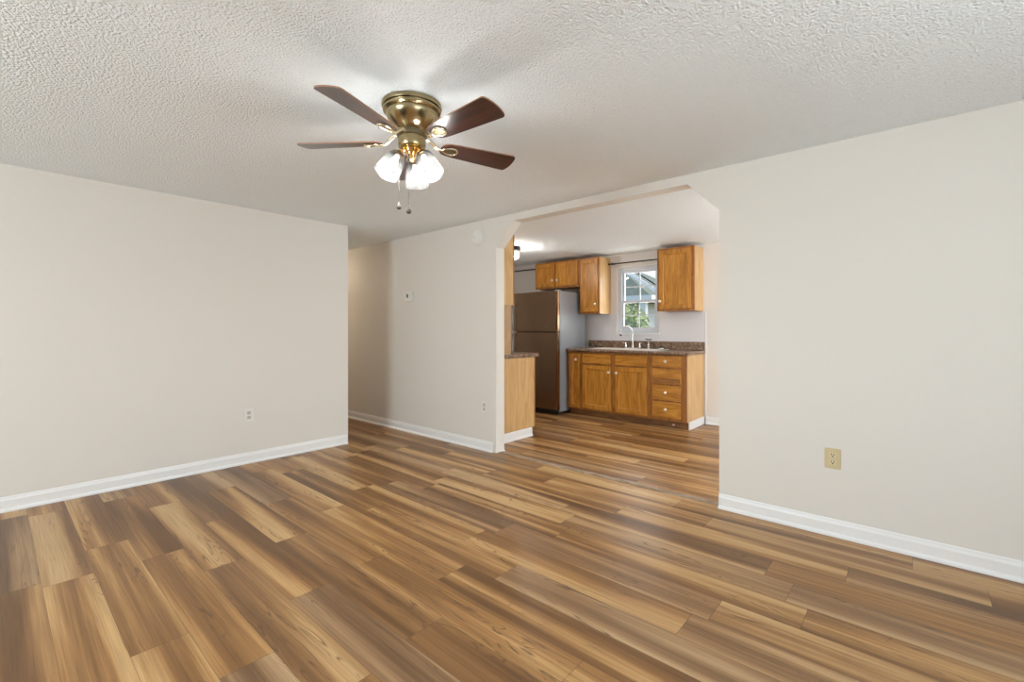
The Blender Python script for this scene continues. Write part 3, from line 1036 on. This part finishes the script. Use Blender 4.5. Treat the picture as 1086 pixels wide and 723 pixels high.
# ------------------------------------------------------------------ wall devices
def outlet(label, axis, pos, s, mp, mi, ms, w=.078, h=.118):
    """duplex outlet; pos = centre on the wall face, s = direction it faces along its axis"""
    x, y, z = pos
    t = thing('wall_outlet', label, 'outlet', pos)
    def bb(bm, a0, a1, z0, z1, d0, d1, bev=0):
        if axis == 'X':
            e0, e1 = sorted((x + s * d0, x + s * d1)); box(bm, e0, y + a0, z + z0, e1, y + a1, z + z1, bev)
        else:
            e0, e1 = sorted((y + s * d0, y + s * d1)); box(bm, x + a0, e0, z + z0, x + a1, e1, z + z1, bev)
    bm = bmesh.new(); bb(bm, -w / 2, w / 2, -h / 2, h / 2, .0008, .007, .0028)
    part('cover_plate', bm, mp, t)
    for zc in (.021, -.021):
        bm = bmesh.new(); bb(bm, -.017, .017, zc - .0145, zc + .0145, .0072, .0092, .0008)
        r = part('receptacle', bm, mi, t)
        for a in (-.0085, .0045):
            bm = bmesh.new(); bb(bm, a, a + .004, zc - .001, zc + .009, .0092, .0095)
            part('slot', bm, ms, r)
        bm = bmesh.new(); bb(bm, -.004, .004, zc - .011, zc - .004, .0092, .0095)
        part('slot', bm, ms, r)
    bm = bmesh.new(); bb(bm, -.003, .003, -.003, .003, .0072, .0085)
    part('screw', bm, M_grey_in, t)
    return t
outlet('almond outlet low on the wall right of the opening', 'X', (XW0, .367, .448), -1, M_almond, M_almond_in, M_dark)
outlet('white outlet low on the wall between the hallway and the opening', 'X', (XW0, 3.218, .432), -1, M_white_plastic, M_grey_in, M_slot)
outlet('off-white outlet low on the long left wall', 'Y', (1.530, YL, .432), -1, M_device, M_grey_in, M_slot)

t = thing('thermostat', 'small white thermostat with a dark display on the wall left of the opening', 'thermostat', (XW0, 4.447, 1.585))
part('case', B(XW0 - .026, 4.370, 1.530, XW0 - .0008, 4.530, 1.642, bevel=.005), M_device, t)
part('display', B(XW0 - .0275, 4.445, 1.570, XW0 - .0262, 4.478, 1.612), M_dark, t, label='dark display')
part('button', B(XW0 - .029, 4.395, 1.560, XW0 - .0262, 4.410, 1.575, bevel=.001), M_white_plastic, t)

SMX, SMY, SMZ = XW0 - .0008, 3.300, 2.128
t = thing('smoke_detector', 'round white smoke detector high on the wall left of the opening', 'smoke detector', (XW0, SMY, SMZ))
m4 = T(SMX, SMY, SMZ) @ Matrix.Rotation(-PI / 2, 4, 'Y')
part('base', lathe([(0, 0), (.094, 0), (.094, .010), (.088, .012), (0, .012)], 40, mat4=m4), M_device, t, smooth=True)
part('cover', lathe([(0, .0125), (.084, .0125), (.083, .026), (.076, .034), (.060, .038), (.058, .035), (.048, .035), (.046, .039), (0, .041)], 40, mat4=m4), M_device, t, smooth=True)
part('test_button', lathe([(0, .0415), (.009, .0415), (.008, .044), (0, .0445)], 16, mat4=T(0, .030, 0) @ m4), M_grey_in, t, smooth=True)

# floor strip across the opening
bm = prism([(3.262, JR + .002, .0005), (3.332, JR + .002, .0005), (3.328, JR + .002, .006), (3.318, JR + .002, .011), (3.276, JR + .002, .011), (3.265, JR + .002, .007)], (0, JL - JR - .022, 0))
tag(part('threshold_strip', bm, M_strip), 'grey-brown transition strip on the floor across the opening', 'floor strip')

# ------------------------------------------------------------------ outside the kitchen window
struct('ground', B(XK + .1, -6, -.45, 30, 22, -.4), M_ground)
t = thing('house', 'neighbouring house with a green-grey hip roof, seen through the kitchen window', 'house', (14.0, 8.5, -.4))
part('wall', B(12.4, 5.95, -.4, 17.0, 12.0, 1.99), M_siding, t)
e0, e1, zE, zR = (11.9, 5.45), (17.5, 12.5), 2.13, 3.75
bm = bmesh.new()
q = [bm.verts.new(v) for v in ((e0[0], e0[1], zE), (e1[0], e0[1], zE), (e1[0], e1[1], zE), (e0[0], e1[1], zE), (14.7, 8.3, zR), (14.7, 9.7, zR))]
bm.faces.new((q[0], q[1], q[4])); bm.faces.new((q[1], q[2], q[5], q[4])); bm.faces.new((q[2], q[3], q[5])); bm.faces.new((q[3], q[0], q[4], q[5]))
bm.faces.new((q[0], q[3], q[2], q[1]))
part('roof', bm, M_shingle, t)
bm = bmesh.new()
box(bm, e0[0] - .06, e0[1] - .06, zE - .13, e0[0] - .005, e1[1] + .06, zE + .02); box(bm, e0[0] - .005, e0[1] - .06, zE - .13, e1[0], e0[1] - .005, zE + .02)
part('fascia', bm, M_fascia, t)
part('window', B(12.36, 6.75, 1.0, 12.40, 7.6, 1.95), M_darkgreen, t)
for yy in (5.62, 7.9):
    part('post', B(11.95, yy, -.4, 12.09, yy + .16, 1.999), M_fascia, t)
# pale awning on this house, its sloping edge crosses the window's top corner
t = thing('awning', 'white awning with a sloping edge, in the upper corner of the kitchen window view', 'awning', (8.3, 3.6, 2.3))
def bar(bm, p, q, wy, wz):
    p, q = Vector(p), Vector(q)
    c8 = []
    for v in (p, q):
        for a, b2 in ((-1, -1), (1, -1), (1, 1), (-1, 1)):
            c8.append(bm.verts.new(v + Vector((a * wy / 2, 0, b2 * wz / 2))))
    bm.faces.new(c8[:4]); bm.faces.new(c8[4:])
    for k in range(4):
        bm.faces.new((c8[k], c8[(k + 1) % 4], c8[4 + (k + 1) % 4], c8[4 + k]))
    return bm
part('rafter', bar(bmesh.new(), (9.0, 4.75, 2.50), (9.0, 3.5, 1.66), .08, .075), M_fascia, t)
part('edge_rail', bar(bmesh.new(), (9.0, 4.75, 2.62), (9.0, 3.5, 1.78), .06, .030), M_black, t)
part('front_post', B(8.93, 3.42, -.4, 9.07, 3.56, 1.75), M_fascia, t)

def shrub(label, cx, cy, r, h, n_, seed):
    rnd = random.Random(seed)
    t = thing('shrub', label, 'shrub', (cx, cy, -.4))
    bm = bmesh.new()
    for k in range(7):
        a = rnd.uniform(0, 2 * PI)
        tube([(cx, cy, -.4), (cx + .3 * r * math.cos(a), cy + .3 * r * math.sin(a), -.4 + h * .4), (cx + .7 * r * math.cos(a), cy + .7 * r * math.sin(a), -.4 + h * .8)], [.02, .014, .006], 6, bm)
    part('stem', bm, M_bark, t)
    bm = bmesh.new()
    for k in range(n_):
        u = rnd.uniform(-1, 1); a = rnd.uniform(0, 2 * PI); rr = rnd.uniform(.55, 1) ** .5
        s2 = math.sqrt(1 - u * u)
        p = Vector((cx + r * rr * s2 * math.cos(a), cy + r * rr * s2 * math.sin(a), -.4 + h * .56 + h * .46 * rr * u))
        d1 = Vector((rnd.gauss(0, 1), rnd.gauss(0, 1), rnd.gauss(0, 1))).normalized()
        d2 = d1.orthogonal().normalized()
        L, W = rnd.uniform(.05, .09), rnd.uniform(.018, .032)
        v = [bm.verts.new(p - d1 * L), bm.verts.new(p + d2 * W), bm.verts.new(p + d1 * L), bm.verts.new(p - d2 * W)]
        bm.faces.new(v)
    part('foliage', bm, M_leaf, t)
shrub('pale green leafy shrub in the left lower pane of the kitchen window', 9.4, 4.78, .50, 2.15, 1600, 3)
shrub('pale green leafy shrub in the right lower pane of the kitchen window', 9.7, 3.72, .40, 2.05, 1300, 5)
